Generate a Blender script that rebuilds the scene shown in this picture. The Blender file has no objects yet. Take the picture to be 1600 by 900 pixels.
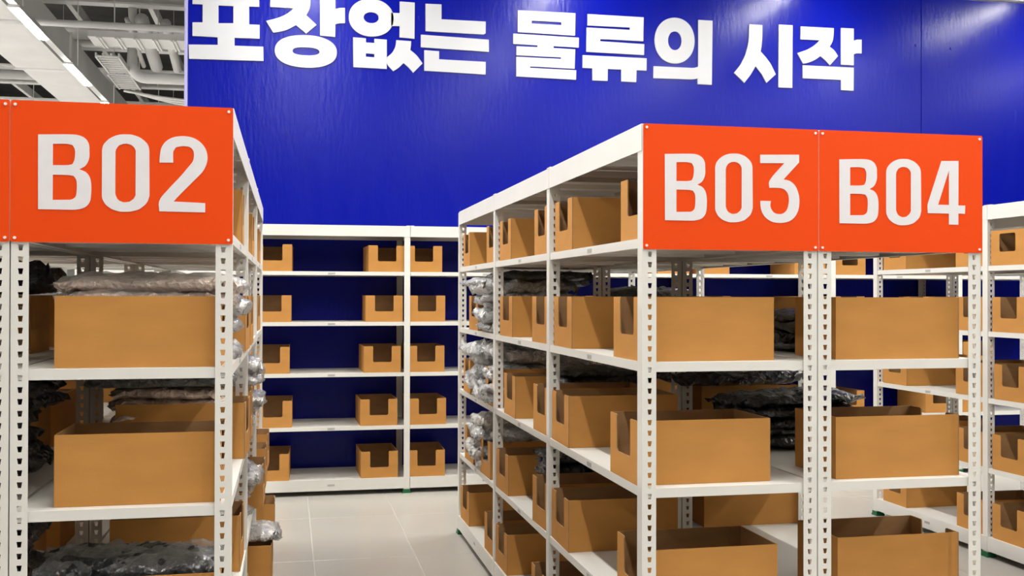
import bpy, bmesh, math, random
from mathutils import Vector, Matrix, noise

# ---------------------------------------------------------------- camera
sc = bpy.context.scene
COL = sc.collection
CAM_H = 1.5626
cam_d = bpy.data.cameras.new('camera')
cam_d.sensor_width = 36.0
cam_d.lens = 1660.88 / 1600 * 36.0
cam_d.clip_start = 0.05
cam_d.clip_end = 200
cam = bpy.data.objects.new('camera', cam_d)
COL.objects.link(cam)
cam.matrix_world = (Matrix.Translation((0, 0, CAM_H)) @ Matrix.Rotation(-0.2072, 4, 'Z')
                    @ Matrix.Rotation(math.pi / 2 + 0.0067, 4, 'X') @ Matrix.Rotation(0.0022, 4, 'Z'))
sc.camera = cam

# ---------------------------------------------------------------- world, view
world = bpy.data.worlds.new('world')
sc.world = world
world.use_nodes = True
world.node_tree.nodes['Background'].inputs[0].default_value = (1.0, 0.97, 0.93, 1)
world.node_tree.nodes['Background'].inputs[1].default_value = 0.35
sc.view_settings.view_transform = 'Standard'
sc.view_settings.look = 'None'
sc.view_settings.gamma = 1.0
sc.view_settings.use_curve_mapping = False
sc.view_settings.exposure = 0.36
TUBE_POWER = 105.0          # radiance of the LED battens

# ---------------------------------------------------------------- dimensions (metres)
X3, Y3 = 1.093, 3.20        # near aisle corner of the B03 rack
X2 = -0.161                 # aisle face of the B02 rack
XC = 4.10                   # aisle face of the rack on the right
YW = 8.39                   # front of the rack along the blue wall
WALL_Y = 9.02
BAY, DEP, H = 1.2243, 0.6, 2.106
LEVEL = [1.744, 1.350, 0.951, 0.534, 0.124]     # shelf tops, top one first
LEVEL_NAME = ['top', 'second', 'third', 'fourth', 'bottom']
BL, BW, BH = 0.46, 0.29, 0.207                  # cardboard box

# ---------------------------------------------------------------- helpers
def nodes_of(name):
    m = bpy.data.materials.new(name)
    m.use_nodes = True
    nt = m.node_tree
    return m, nt, nt.nodes, nt.links, nt.nodes['Principled BSDF']

def mat(name, col, rough=0.5, metal=0.0, var=0.0, scale=8.0, bump=0.0, bscale=60.0, coat=0.0, spec=0.5, stretch=None):
    m, nt, N, L, b = nodes_of(name)
    b.inputs['Base Color'].default_value = (*col, 1)
    b.inputs['Roughness'].default_value = rough
    b.inputs['Metallic'].default_value = metal
    b.inputs['Specular IOR Level'].default_value = spec
    b.inputs['Coat Weight'].default_value = coat
    tc = N.new('ShaderNodeTexCoord')
    src = tc.outputs['Object']
    if stretch:
        mp = N.new('ShaderNodeMapping')
        mp.inputs['Scale'].default_value = stretch
        L.new(src, mp.inputs['Vector'])
        src = mp.outputs['Vector']
    if var > 0:
        n = N.new('ShaderNodeTexNoise')
        n.inputs['Scale'].default_value = scale
        n.inputs['Detail'].default_value = 6
        L.new(src, n.inputs['Vector'])
        r = N.new('ShaderNodeValToRGB')
        r.color_ramp.elements[0].position = 0.3
        r.color_ramp.elements[1].position = 0.7
        r.color_ramp.elements[0].color = (*[max(0, c * (1 - var)) for c in col], 1)
        r.color_ramp.elements[1].color = (*[min(1, c * (1 + var)) for c in col], 1)
        L.new(n.outputs['Fac'], r.inputs['Fac'])
        L.new(r.outputs['Color'], b.inputs['Base Color'])
    if bump > 0:
        n2 = N.new('ShaderNodeTexNoise')
        n2.inputs['Scale'].default_value = bscale
        n2.inputs['Detail'].default_value = 4
        L.new(src, n2.inputs['Vector'])
        bp = N.new('ShaderNodeBump')
        bp.inputs['Strength'].default_value = bump
        bp.inputs['Distance'].default_value = 0.01
        L.new(n2.outputs['Fac'], bp.inputs['Height'])
        L.new(bp.outputs['Normal'], b.inputs['Normal'])
    return m

def glow(name, col, s):
    m, nt, N, L, b = nodes_of(name)
    b.inputs['Base Color'].default_value = (0.8, 0.8, 0.8, 1)
    b.inputs['Emission Color'].default_value = (*col, 1)
    b.inputs['Emission Strength'].default_value = s
    return m

M = {}
M['steel'] = mat('white_painted_steel', (0.74, 0.735, 0.70), 0.42, var=0.03, scale=3)
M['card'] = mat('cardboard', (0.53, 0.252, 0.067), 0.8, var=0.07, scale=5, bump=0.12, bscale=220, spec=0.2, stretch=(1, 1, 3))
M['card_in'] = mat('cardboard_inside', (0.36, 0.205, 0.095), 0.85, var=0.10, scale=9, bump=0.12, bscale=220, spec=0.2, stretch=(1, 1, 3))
M['orange'] = mat('orange_sign_panel', (0.80, 0.066, 0.0035), 0.5, var=0.02, scale=2, spec=0.2)
M['sign_edge'] = mat('sign_white_edge', (0.85, 0.82, 0.8), 0.4, var=0.02)
M['letter'] = mat('sign_letter_vinyl', (0.745, 0.73, 0.765), 0.55, var=0.015, scale=30)
M['wall_letter'] = mat('wall_lettering_white', (0.45, 0.462, 0.49), 0.5, var=0.015, scale=3)
M['screw'] = mat('screw_cap', (0.8, 0.78, 0.76), 0.3, var=0.02)
M['green'] = mat('green_foot_plastic', (0.004, 0.13, 0.045), 0.5, var=0.05)
M['tag'] = mat('shelf_label_print', (0.42, 0.43, 0.42), 0.5, var=0.45, scale=190)
M['tile'] = mat('floor_tile', (0.50, 0.48, 0.44), 0.28, var=0.03, scale=1.5)
M['grout'] = mat('floor_grout', (0.56, 0.55, 0.52), 0.8, var=0.03)
M['pale_floor'] = mat('pale_bounce_floor', (0.60, 0.59, 0.57), 0.4, var=0.03)  # made paler than the tiles to bounce light up to the ceiling
M['far_wall'] = mat('grey_hall_wall', (0.16, 0.158, 0.155), 0.7, var=0.05)  # unseen walls kept dark to cut bounced light and reflections
M['white'] = mat('white_paint', (0.74, 0.735, 0.73), 0.6, var=0.04, scale=2)
M['white2'] = mat('white_paint_dusty', (0.82, 0.81, 0.80), 0.65, var=0.10, scale=1.5)
M['deck'] = mat('dark_ceiling_deck', (0.06, 0.058, 0.056), 0.9, var=0.3, scale=1.2)
M['edge_trim'] = mat('lilac_reflection_trim', (0.34, 0.33, 0.62), 0.4, 0.0, var=0.02)  # lilac reflection on the wall edge, put into the trim colour
M['glow'] = glow('led_diffuser', (1.0, 0.965, 0.90), TUBE_POWER)
def bag_mat(name, col, var, scale, hi):
    """garment seen through crinkled plastic: soft colour variation, creased facets, sharp gloss"""
    m, nt, N, L, b = nodes_of(name)
    tc = N.new('ShaderNodeTexCoord')
    n = N.new('ShaderNodeTexNoise')
    n.inputs['Scale'].default_value = scale
    n.inputs['Detail'].default_value = 6
    L.new(tc.outputs['Object'], n.inputs['Vector'])
    r = N.new('ShaderNodeValToRGB')
    r.color_ramp.elements[0].position = 0.32
    r.color_ramp.elements[1].position = 0.68
    r.color_ramp.elements[0].color = (*[c * (1 - var) for c in col], 1)
    r.color_ramp.elements[1].color = (*[min(1, c * (1 + var)) for c in col], 1)
    L.new(n.outputs['Fac'], r.inputs['Fac'])
    L.new(r.outputs['Color'], b.inputs['Base Color'])
    b.inputs['Roughness'].default_value = 0.3
    b.inputs['Coat Weight'].default_value = hi
    b.inputs['Coat Roughness'].default_value = 0.12
    mixv = N.new('ShaderNodeVectorMath')
    mixv.operation = 'MULTIPLY_ADD'
    mixv.inputs[1].default_value = (0.06, 0.06, 0.06)
    L.new(n.outputs['Color'], mixv.inputs[0])
    L.new(tc.outputs['Object'], mixv.inputs[2])
    v = N.new('ShaderNodeTexVoronoi')
    v.inputs['Scale'].default_value = 24
    L.new(mixv.outputs['Vector'], v.inputs['Vector'])
    v2 = N.new('ShaderNodeTexVoronoi')
    v2.inputs['Scale'].default_value = 70
    L.new(mixv.outputs['Vector'], v2.inputs['Vector'])
    ad = N.new('ShaderNodeMath')
    ad.operation = 'MULTIPLY_ADD'
    ad.inputs[1].default_value = 0.35
    L.new(v2.outputs['Distance'], ad.inputs[0])
    L.new(v.outputs['Distance'], ad.inputs[2])
    bp = N.new('ShaderNodeBump')
    bp.inputs['Strength'].default_value = 0.8
    bp.inputs['Distance'].default_value = 0.02
    L.new(ad.outputs[0], bp.inputs['Height'])
    L.new(bp.outputs['Normal'], b.inputs['Normal'])
    L.new(bp.outputs['Normal'], b.inputs['Coat Normal'])
    return m
M['bag_grey'] = bag_mat('grey_garment_in_plastic', (0.50, 0.505, 0.51), 0.35, 16, 0.7)
M['bag_white'] = bag_mat('pale_garment_in_plastic', (0.68, 0.66, 0.64), 0.30, 18, 0.7)
M['bag_beige'] = bag_mat('beige_garment_in_plastic', (0.84, 0.66, 0.55), 0.2, 12, 0.8)
M['bag_black'] = bag_mat('black_garment_in_plastic', (0.013, 0.014, 0.017), 0.5, 8, 0.5)
M['bag_dark'] = bag_mat('charcoal_garment_in_plastic', (0.085, 0.09, 0.09), 0.45, 8, 0.5)

def blue_wall():
    m, nt, N, L, b = nodes_of('blue_gloss_panel')
    b.inputs['Base Color'].default_value = (0.001, 0.0045, 0.235, 1)
    b.inputs['Specular IOR Level'].default_value = 0.19
    tc = N.new('ShaderNodeTexCoord')
    mp = N.new('ShaderNodeMapping')
    mp.inputs['Scale'].default_value = (5.0, 5.0, 1.1)
    L.new(tc.outputs['Object'], mp.inputs['Vector'])
    n = N.new('ShaderNodeTexNoise')
    n.inputs['Scale'].default_value = 2.2
    n.inputs['Detail'].default_value = 8
    L.new(mp.outputs['Vector'], n.inputs['Vector'])
    r = N.new('ShaderNodeMapRange')
    r.inputs['To Min'].default_value = 0.17
    r.inputs['To Max'].default_value = 0.31
    L.new(n.outputs['Fac'], r.inputs['Value'])
    L.new(r.outputs['Result'], b.inputs['Roughness'])
    n2 = N.new('ShaderNodeTexNoise')
    n2.inputs['Scale'].default_value = 7
    n2.inputs['Detail'].default_value = 5
    L.new(mp.outputs['Vector'], n2.inputs['Vector'])
    bp = N.new('ShaderNodeBump')
    bp.inputs['Strength'].default_value = 0.10
    bp.inputs['Distance'].default_value = 0.02
    L.new(n2.outputs['Fac'], bp.inputs['Height'])
    L.new(bp.outputs['Normal'], b.inputs['Normal'])
    return m
M['blue'] = blue_wall()

def film():
    m, nt, N, L, b = nodes_of('clear_plastic_film')
    out = N['Material Output']
    tr = N.new('ShaderNodeBsdfTransparent')
    tr.inputs[0].default_value = (0.93, 0.93, 0.93, 1)
    gl = N.new('ShaderNodeBsdfGlossy')
    gl.inputs['Roughness'].default_value = 0.16
    df = N.new('ShaderNodeBsdfDiffuse')
    df.inputs[0].default_value = (0.75, 0.75, 0.76, 1)
    tc = N.new('ShaderNodeTexCoord')
    n = N.new('ShaderNodeTexNoise')
    n.inputs['Scale'].default_value = 16
    n.inputs['Detail'].default_value = 8
    L.new(tc.outputs['Object'], n.inputs['Vector'])
    bp = N.new('ShaderNodeBump')
    bp.inputs['Strength'].default_value = 1.0
    bp.inputs['Distance'].default_value = 0.012
    L.new(n.outputs['Fac'], bp.inputs['Height'])
    L.new(bp.outputs['Normal'], gl.inputs['Normal'])
    lw = N.new('ShaderNodeLayerWeight')
    lw.inputs['Blend'].default_value = 0.25
    L.new(bp.outputs['Normal'], lw.inputs['Normal'])
    m0 = N.new('ShaderNodeMixShader')
    m0.inputs[0].default_value = 0.35
    L.new(gl.outputs[0], m0.inputs[1])
    L.new(df.outputs[0], m0.inputs[2])
    mr = N.new('ShaderNodeMapRange')
    mr.inputs['To Min'].default_value = 0.10
    mr.inputs['To Max'].default_value = 0.75
    L.new(lw.outputs['Facing'], mr.inputs['Value'])
    mx = N.new('ShaderNodeMixShader')
    L.new(mr.outputs['Result'], mx.inputs[0])
    L.new(tr.outputs[0], mx.inputs[1])
    L.new(m0.outputs[0], mx.inputs[2])
    L.new(mx.outputs[0], out.inputs['Surface'])
    return m
M['film'] = film()

class MB:
    """collects geometry for one mesh"""
    def __init__(self):
        self.v, self.f, self.mi = [], [], []
    def quad(self, *pts, m=0):
        i = len(self.v)
        self.v += [tuple(p) for p in pts]
        self.f.append(tuple(range(i, i + len(pts))))
        self.mi.append(m)
    def box(self, x0, x1, y0, y1, z0, z1, m=0):
        i = len(self.v)
        self.v += [(x, y, z) for z in (z0, z1) for y in (y0, y1) for x in (x0, x1)]
        for q in ((0, 2, 3, 1), (4, 5, 7, 6), (0, 1, 5, 4), (2, 6, 7, 3), (0, 4, 6, 2), (1, 3, 7, 5)):
            self.f.append(tuple(i + k for k in q))
            self.mi.append(m)
        return self
    def tube(self, pts, r, n=10, m=0, cap=True):
        pts = [Vector(p) for p in pts]
        base = len(self.v)
        up = Vector((0, 0, 1))
        for k, p in enumerate(pts):
            d = (pts[min(k + 1, len(pts) - 1)] - pts[max(k - 1, 0)]).normalized()
            a = d.cross(up)
            if a.length < 1e-3:
                a = d.cross(Vector((0, 1, 0)))
            a.normalize()
            b = a.cross(d)
            for j in range(n):
                t = 2 * math.pi * j / n
                self.v.append(tuple(p + a * (r * math.cos(t)) + b * (r * math.sin(t))))
        for k in range(len(pts) - 1):
            for j in range(n):
                j2 = (j + 1) % n
                self.f.append((base + k * n + j, base + k * n + j2, base + (k + 1) * n + j2, base + (k + 1) * n + j))
                self.mi.append(m)
        if cap:
            self.f.append(tuple(base + j for j in reversed(range(n))))
            self.f.append(tuple(base + (len(pts) - 1) * n + j for j in range(n)))
            self.mi += [m, m]
        return self
    def mesh(self, name, mats, smooth=False):
        me = bpy.data.meshes.new(name)
        me.from_pydata(self.v, [], self.f)
        for m in (mats if isinstance(mats, (list, tuple)) else [mats]):
            me.materials.append(M[m])
        me.polygons.foreach_set('material_index', self.mi)
        if smooth:
            me.polygons.foreach_set('use_smooth', [True] * len(me.polygons))
        me.update()
        return me

def put(name, me, parent=None, loc=(0, 0, 0), rz=0.0, label=None, cat=None, group=None, kind=None):
    o = bpy.data.objects.new(name, me)
    COL.objects.link(o)
    o.location = loc
    o.rotation_euler = (0, 0, rz)
    if parent is not None:
        o.parent = parent
    if label: o['label'] = label
    if cat: o['category'] = cat
    if group: o['group'] = group
    if kind: o['kind'] = kind
    return o

ORD = ['first', 'second', 'third', 'fourth', 'fifth', 'sixth', 'seventh', 'eighth', 'ninth', 'tenth', 'eleventh', 'twelfth', 'thirteenth']

WALL_TEXT = [['포',[[[(-775,4038),(-246,4045),(-245,3939),(-326,3938),(-325,3790),(-241,3790),(-241,3677),(-442,3673),(-442,3608),(-211,3611),(-209,3493),(-800,3484),(-804,3599),(-575,3608),(-576,3671),(-774,3672),(-774,3782),(-695,3786),(-695,3934),(-775,3933)],[[(-571,3933),(-452,3934),(-452,3792),(-570,3786)]]]]],['장',[[[(-156,4054),(170,4060),(170,3999),(162,3945),(136,3892),(221,3816),(136,3739),(52,3806),(-3,3771),(-59,3748),(-131,3732),(-190,3826),(-107,3852),(-45,3880),(3,3913),(34,3943),(-156,3945)],[]],[[(248,4068),(375,4068),(376,3957),(409,3967),(455,3971),(456,3844),(410,3840),(376,3830),(375,3723),(250,3728)],[]],[[(389,3592),(386,3563),(376,3539),(359,3518),(336,3500),(306,3484),(272,3471),(232,3462),(188,3456),(134,3454),(81,3456),(37,3461),(-3,3470),(-37,3482),(-65,3497),(-88,3515),(-105,3536),(-115,3559),(-119,3587),(-115,3616),(-105,3639),(-89,3660),(-66,3679),(-37,3694),(-3,3707),(36,3716),(80,3722),(133,3725),(187,3724),(232,3719),(271,3710),(306,3698),(335,3683),(358,3665),(375,3644),(386,3620)],[[(246,3591),(245,3583),(240,3577),(234,3572),(225,3568),(213,3564),(199,3561),(182,3559),(163,3557),(135,3557),(108,3557),(89,3558),(72,3560),(58,3563),(46,3566),(37,3570),(31,3575),(27,3581),(25,3589),(27,3598),(31,3604),(37,3609),(46,3613),(58,3617),(72,3620),(88,3622),(108,3623),(135,3624),(162,3624),(182,3623),(199,3621),(213,3618),(224,3615),(234,3610),(240,3605),(244,3600)]]]]],['없',[[[(863,3904),(860,3874),(852,3847),(839,3822),(821,3799),(798,3780),(772,3765),(742,3753),(710,3746),(675,3743),(639,3745),(607,3751),(578,3762),(552,3777),(530,3795),(512,3817),(498,3842),(490,3869),(488,3898),(490,3928),(498,3955),(511,3980),(529,4002),(551,4021),(577,4037),(606,4049),(638,4056),(674,4059),(709,4057),(741,4051),(771,4041),(797,4026),(820,4007),(838,3986),(852,3961),(860,3934)],[[(737,3903),(737,3894),(734,3886),(729,3878),(723,3872),(716,3866),(707,3861),(697,3858),(686,3856),(674,3855),(663,3855),(652,3857),(642,3860),(633,3865),(626,3870),(620,3877),(615,3884),(612,3892),(611,3901),(612,3910),(615,3918),(619,3925),(625,3932),(633,3937),(642,3942),(652,3946),(662,3948),(674,3949),(686,3948),(697,3946),(707,3943),(716,3939),(723,3933),(729,3927),(734,3920),(736,3912)]]],[[(842,3952),(915,3953),(915,4052),(1042,4050),(1041,3743),(914,3747),(915,3843),(842,3841)],[]],[[(524,3727),(631,3724),(631,3689),(702,3688),(702,3724),(806,3722),(807,3474),(527,3477)],[[(631,3598),(702,3596),(703,3567),(631,3569)]]],[[(887,3722),(1012,3720),(1011,3685),(1005,3645),(1060,3600),(1110,3536),(1030,3452),(991,3495),(948,3531),(908,3491),(861,3458),(809,3517),(809,3574),(850,3612),(875,3657),(884,3693)],[]]]],['는',[[[(1135,4046),(1272,4048),(1272,3921),(1657,3922),(1656,3821),(1633,3810),(1136,3812)],[]],[[(1096,3780),(1684,3767),(1685,3662),(1096,3673)],[]],[[(1125,3649),(1252,3646),(1252,3577),(1658,3574),(1657,3465),(1126,3474)],[]]]],['물',[[[(1941,4037),(2458,4040),(2454,3843),(1940,3847)],[[(2063,3954),(2332,3954),(2332,3928),(2063,3928)]]],[[(1900,3832),(2489,3826),(2488,3740),(2260,3742),(2260,3724),(2456,3722),(2451,3552),(2050,3554),(2050,3541),(2466,3539),(2464,3456),(1928,3461),(1927,3631),(2328,3632),(2328,3646),(1929,3645),(1929,3723),(2117,3724),(2117,3741),(1900,3743)],[]]]],['류',[[[(2568,4039),(3087,4039),(3083,3826),(2684,3825),(2684,3805),(3093,3800),(3090,3703),(2558,3706),(2560,3920),(2959,3920),(2959,3942),(2568,3939)],[]],[[(2524,3675),(3115,3675),(3114,3565),(3021,3565),(3018,3458),(2879,3458),(2879,3564),(2754,3564),(2753,3458),(2613,3457),(2613,3563),(2524,3564)],[]]]],['의',[[[(3567,3852),(3564,3813),(3556,3778),(3543,3745),(3525,3716),(3502,3691),(3476,3670),(3446,3655),(3414,3645),(3379,3641),(3343,3643),(3311,3651),(3281,3665),(3255,3683),(3233,3707),(3215,3735),(3202,3767),(3194,3802),(3191,3840),(3194,3879),(3202,3914),(3215,3947),(3233,3976),(3255,4001),(3281,4022),(3310,4037),(3343,4047),(3378,4052),(3414,4050),(3446,4042),(3475,4029),(3502,4010),(3525,3986),(3543,3958),(3556,3926),(3564,3891)],[[(3445,3848),(3444,3832),(3441,3817),(3436,3804),(3430,3792),(3422,3782),(3413,3773),(3403,3767),(3392,3763),(3380,3761),(3368,3762),(3357,3765),(3347,3771),(3338,3779),(3330,3789),(3324,3800),(3319,3813),(3316,3828),(3315,3843),(3316,3859),(3319,3874),(3324,3887),(3330,3899),(3337,3909),(3346,3918),(3357,3924),(3368,3928),(3380,3930),(3392,3929),(3403,3926),(3413,3920),(3422,3912),(3430,3903),(3436,3891),(3441,3878),(3444,3864)]]],[[(3603,4045),(3739,4045),(3733,3466),(3599,3466),(3598,3518),(3568,3509),(3520,3505),(3179,3501),(3181,3608),(3528,3609),(3568,3612),(3603,3624)],[]]]],['시',[[[(4095,4032),(4223,4032),(4222,3929),(4216,3851),(4206,3790),(4262,3733),(4312,3669),(4355,3588),(4264,3506),(4216,3586),(4157,3654),(4108,3573),(4047,3497),(3948,3583),(4012,3662),(4057,3750),(4082,3837),(4093,3923)],[]],[[(4385,4045),(4522,4047),(4518,3470),(4382,3470)],[]]]],['작',[[[(4601,4040),(4934,4042),(4932,3982),(4921,3919),(4892,3868),(4938,3836),(4977,3785),(4895,3696),(4848,3741),(4800,3777),(4745,3740),(4685,3713),(4627,3699),(4570,3793),(4659,3826),(4728,3865),(4770,3899),(4792,3922),(4601,3922)],[]],[[(5009,4048),(5137,4049),(5137,3936),(5168,3947),(5218,3950),(5218,3822),(5168,3820),(5137,3810),(5137,3707),(5009,3707)],[]],[[(4623,3683),(5137,3685),(5135,3470),(5009,3471),(5009,3565),(4623,3565)],[]]]]]
DIGITS = {'B':[[[(73,-95),(158,-92),(182,-94),(199,-103),(208,-119),(209,-135),(209,-155),(204,-171),(196,-182),(182,-190),(199,-197),(209,-209),(214,-228),(214,-263),(210,-283),(198,-297),(182,-303),(165,-305),(74,-305)],[[(112,-120),(148,-119),(164,-122),(170,-133),(171,-146),(169,-165),(164,-176),(152,-179),(112,-180)],[(112,-207),(152,-207),(167,-209),(174,-219),(176,-232),(175,-258),(172,-269),(162,-276),(150,-277),(112,-278)]]]],'0':[[[(309,-87),(321,-87),(333,-90),(344,-94),(353,-100),(361,-107),(367,-115),(370,-124),(371,-133),(372,-259),(370,-268),(367,-277),(361,-286),(353,-293),(344,-300),(333,-304),(321,-307),(309,-308),(305,-308),(293,-308),(281,-305),(270,-301),(261,-295),(253,-288),(248,-280),(244,-271),(243,-261),(243,-137),(244,-127),(247,-118),(253,-110),(261,-102),(270,-96),(281,-91),(292,-88),(304,-87)],[[(307,-113),(312,-114),(317,-115),(322,-117),(326,-120),(330,-124),(332,-128),(334,-133),(334,-138),(334,-255),(334,-260),(332,-265),(330,-269),(326,-273),(322,-276),(318,-279),(313,-280),(307,-281),(306,-281),(301,-281),(296,-279),(291,-277),(287,-274),(284,-270),(282,-266),(280,-261),(279,-256),(279,-139),(280,-134),(281,-130),(284,-125),(287,-121),(291,-118),(296,-116),(301,-114),(306,-114)]]]],'3':[[[(398,-88),(534,-84),(534,-109),(479,-166),(500,-170),(518,-183),(530,-205),(535,-231),(532,-261),(521,-284),(504,-299),(483,-306),(458,-307),(437,-303),(416,-290),(404,-273),(399,-253),(399,-237),(435,-237),(433,-253),(439,-267),(449,-276),(465,-279),(479,-276),(491,-265),(497,-245),(498,-225),(493,-209),(482,-198),(467,-194),(430,-194),(430,-172),(482,-113),(398,-115)],[]]],'4':[[[(448,-90),(512,-88),(511,-238),(537,-238),(536,-266),(511,-265),(511,-303),(476,-303),(476,-266),(397,-266),(397,-234)],[[(476,-120),(476,-237),(435,-237)]]]],'2':[[[(399,-165),(400,-147),(404,-123),(416,-104),(435,-92),(460,-87),(489,-90),(512,-103),(527,-123),(532,-146),(529,-166),(519,-187),(493,-216),(461,-250),(438,-276),(526,-279),(526,-306),(399,-305),(399,-275),(422,-243),(458,-202),(480,-174),(491,-159),(494,-144),(493,-130),(486,-120),(475,-116),(459,-116),(444,-120),(437,-132),(437,-164)],[]]]}
# ---------------------------------------------------------------- the room
fb = MB()
fb.box(-16, 16, -8, 42, -0.2, -0.0015)
floor = put('floor', fb.mesh('floor', 'grout'), kind='structure')
tb = MB()
tw = 0.6 - 0.003
c = 0.0025
tl = 1.2 - 0.003
tb.quad((c, c, 0), (tw - c, c, 0), (tw - c, tl - c, 0), (c, tl - c, 0))
for a, b_ in (((c, c), (tw - c, c)), ((tw - c, c), (tw - c, tl - c)), ((tw - c, tl - c), (c, tl - c)), ((c, tl - c), (c, c))):
    f = lambda q: (0 if q[0] == c else tw, 0 if q[1] == c else tl, -0.0025)
    tb.quad(f(a), f(b_), (*b_, 0), (*a, 0))
tile_me = tb.mesh('tile', 'tile')
for i in range(-4, 12):
    for j in range(0, 7):
        put('tile', tile_me, floor, (0.1515 + 0.6 * i, 1.5615 + 1.2 * j, 0))
fb = MB()
fb.box(-16, 16, -8, 1.56, -0.0014, 0.0)
fb.box(7.35, 16, 1.56, 42, -0.0014, 0.0)
put('plain_floor', fb.mesh('plain_floor', 'tile'), floor)
fb = MB().box(-16, -2.25, 1.56, 42, -0.0014, 0.0).box(-2.25, 7.35, 9.96, 42, -0.0014, 0.0)
put('plain_floor', fb.mesh('plain_floor', 'pale_floor'), floor)

# ceiling deck and far walls of the hall
cb = MB()
cb.box(-16, 16, -8, 42, 8.5, 8.7)
put('ceiling', cb.mesh('ceiling', 'deck'), kind='structure')
for nm, q in (('wall_left', (-16.2, -16, -8, 42, 0, 8.6)), ('wall_right', (16, 16.2, -8, 42, 0, 8.6)),
              ('wall_far', (-16, 16, 42, 42.2, 0, 8.6)), ('wall_near', (-16, 16, -8.2, -8, 0, 8.6))):
    put(nm, MB().box(*q).mesh(nm, 'white' if nm == 'wall_far' else 'far_wall'), kind='structure')

# blue wall of tall panels
wall = put('wall_back', MB().box(-0.835, 13.5, WALL_Y + 0.02, WALL_Y + 0.14, 0, 4.40).mesh('wall_back', 'white'), kind='structure')
seams = [-0.81, 5.855, 12.5]
for a, b_ in zip(seams[:-1], seams[1:]):
    pb = MB().box(a + 0.0015, b_ - 0.0015, WALL_Y, WALL_Y + 0.018, 0, 4.39)
    put('panel', pb.mesh('panel', 'blue'), wall)
tr = MB().box(5.842, 5.868, WALL_Y - 0.007, WALL_Y + 0.001, 0.0, 4.37)
put('seam_strip', tr.mesh('seam_strip', 'blue'), wall)
for sx_, sz_ in ((-0.02, 3.93), (5.79, 3.93), (6.16, 3.92), (5.79, 2.2), (-0.02, 2.9), (6.16, 2.6)):
    put('bolt', MB().tube([(0, 0, 0), (0, -0.004, 0), (0, -0.007, 0)], 0.014, 10).mesh('bolt', 'blue'), wall, (sx_, WALL_Y - 0.0005, sz_))
put('trim_1', MB().box(-0.84, 13.5, WALL_Y - 0.05, WALL_Y + 0.16, 4.402, 4.52).mesh('trim_1', 'white'), kind='structure')
put('trim_2', MB().box(-0.836, -0.812, WALL_Y - 0.004, WALL_Y + 0.018, 0, 4.40).mesh('trim_2', 'edge_trim'), kind='structure')

# ---------------------------------------------------------------- lettering
from mathutils.geometry import tessellate_polygon

def smooth_loop(pts, lim=42):
    n = len(pts)
    P = [Vector((p[0], p[1])) for p in pts]
    cor = []
    for i in range(n):
        a = (P[i] - P[i - 1]); b = (P[(i + 1) % n] - P[i])
        cor.append(abs(math.degrees(a.angle_signed(b, 0))) > lim if a.length and b.length else True)
    out = []
    for i in range(n):
        p1, p2 = P[i], P[(i + 1) % n]
        out.append(p1)
        if cor[i] and cor[(i + 1) % n]:
            continue
        d = p2 - p1
        if cor[i] or cor[i - 1] and (P[i] - P[i - 1]).length > 1.6 * d.length and False:
            t1 = d
        else:
            t1 = (p2 - P[i - 1]).normalized() * d.length
        t2 = d if cor[(i + 1) % n] else (P[(i + 2) % n] - p1).normalized() * d.length
        lim_d = 6.0
        k = max(2, min(5, int(d.length / lim_d)))
        if d.length > 90:
            continue
        for j in range(1, k):
            s = j / k
            h1 = 2 * s**3 - 3 * s**2 + 1; h2 = s**3 - 2 * s**2 + s; h3 = -2 * s**3 + 3 * s**2; h4 = s**3 - s**2
            out.append(p1 * h1 + t1 * h2 + p2 * h3 + t2 * h4)
    return out

def plate(name, polys, thick, material, x0=0.0, z0=0.0):
    """flat cut-out letters in the XZ plane, facing -Y, back at y = 0; units of the outlines are mm"""
    mb = MB()
    for outer, holes in polys:
        loops = [[Vector((p.x / 1000 + x0, p.y / 1000 + z0, 0)) for p in smooth_loop(l)] for l in [outer] + holes]
        tris = tessellate_polygon(loops)
        flat = [p for l in loops for p in l]
        for t in tris:
            a, b, c = (flat[k] for k in t)
            if (b - a).cross(c - a).z < 0:
                b, c = c, b
            mb.quad(*[(p.x, -thick, p.y) for p in (a, b, c)])
        for l in loops:
            for k in range(len(l)):
                a, b = l[k], l[(k + 1) % len(l)]
                mb.quad((a.x, -thick, a.y), (b.x, -thick, b.y), (b.x, 0, b.y), (a.x, 0, a.y))
    return mb.mesh(name, material)

lettering = put('wall_lettering', None, None, (0, WALL_Y - 0.001, 3.45),
                label='large white Korean lettering mounted high on the blue wall', cat='lettering')
for ch, polys in WALL_TEXT:
    put('letter', plate('letter', polys, 0.012, 'wall_letter', 0, -3.45), lettering)

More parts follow.
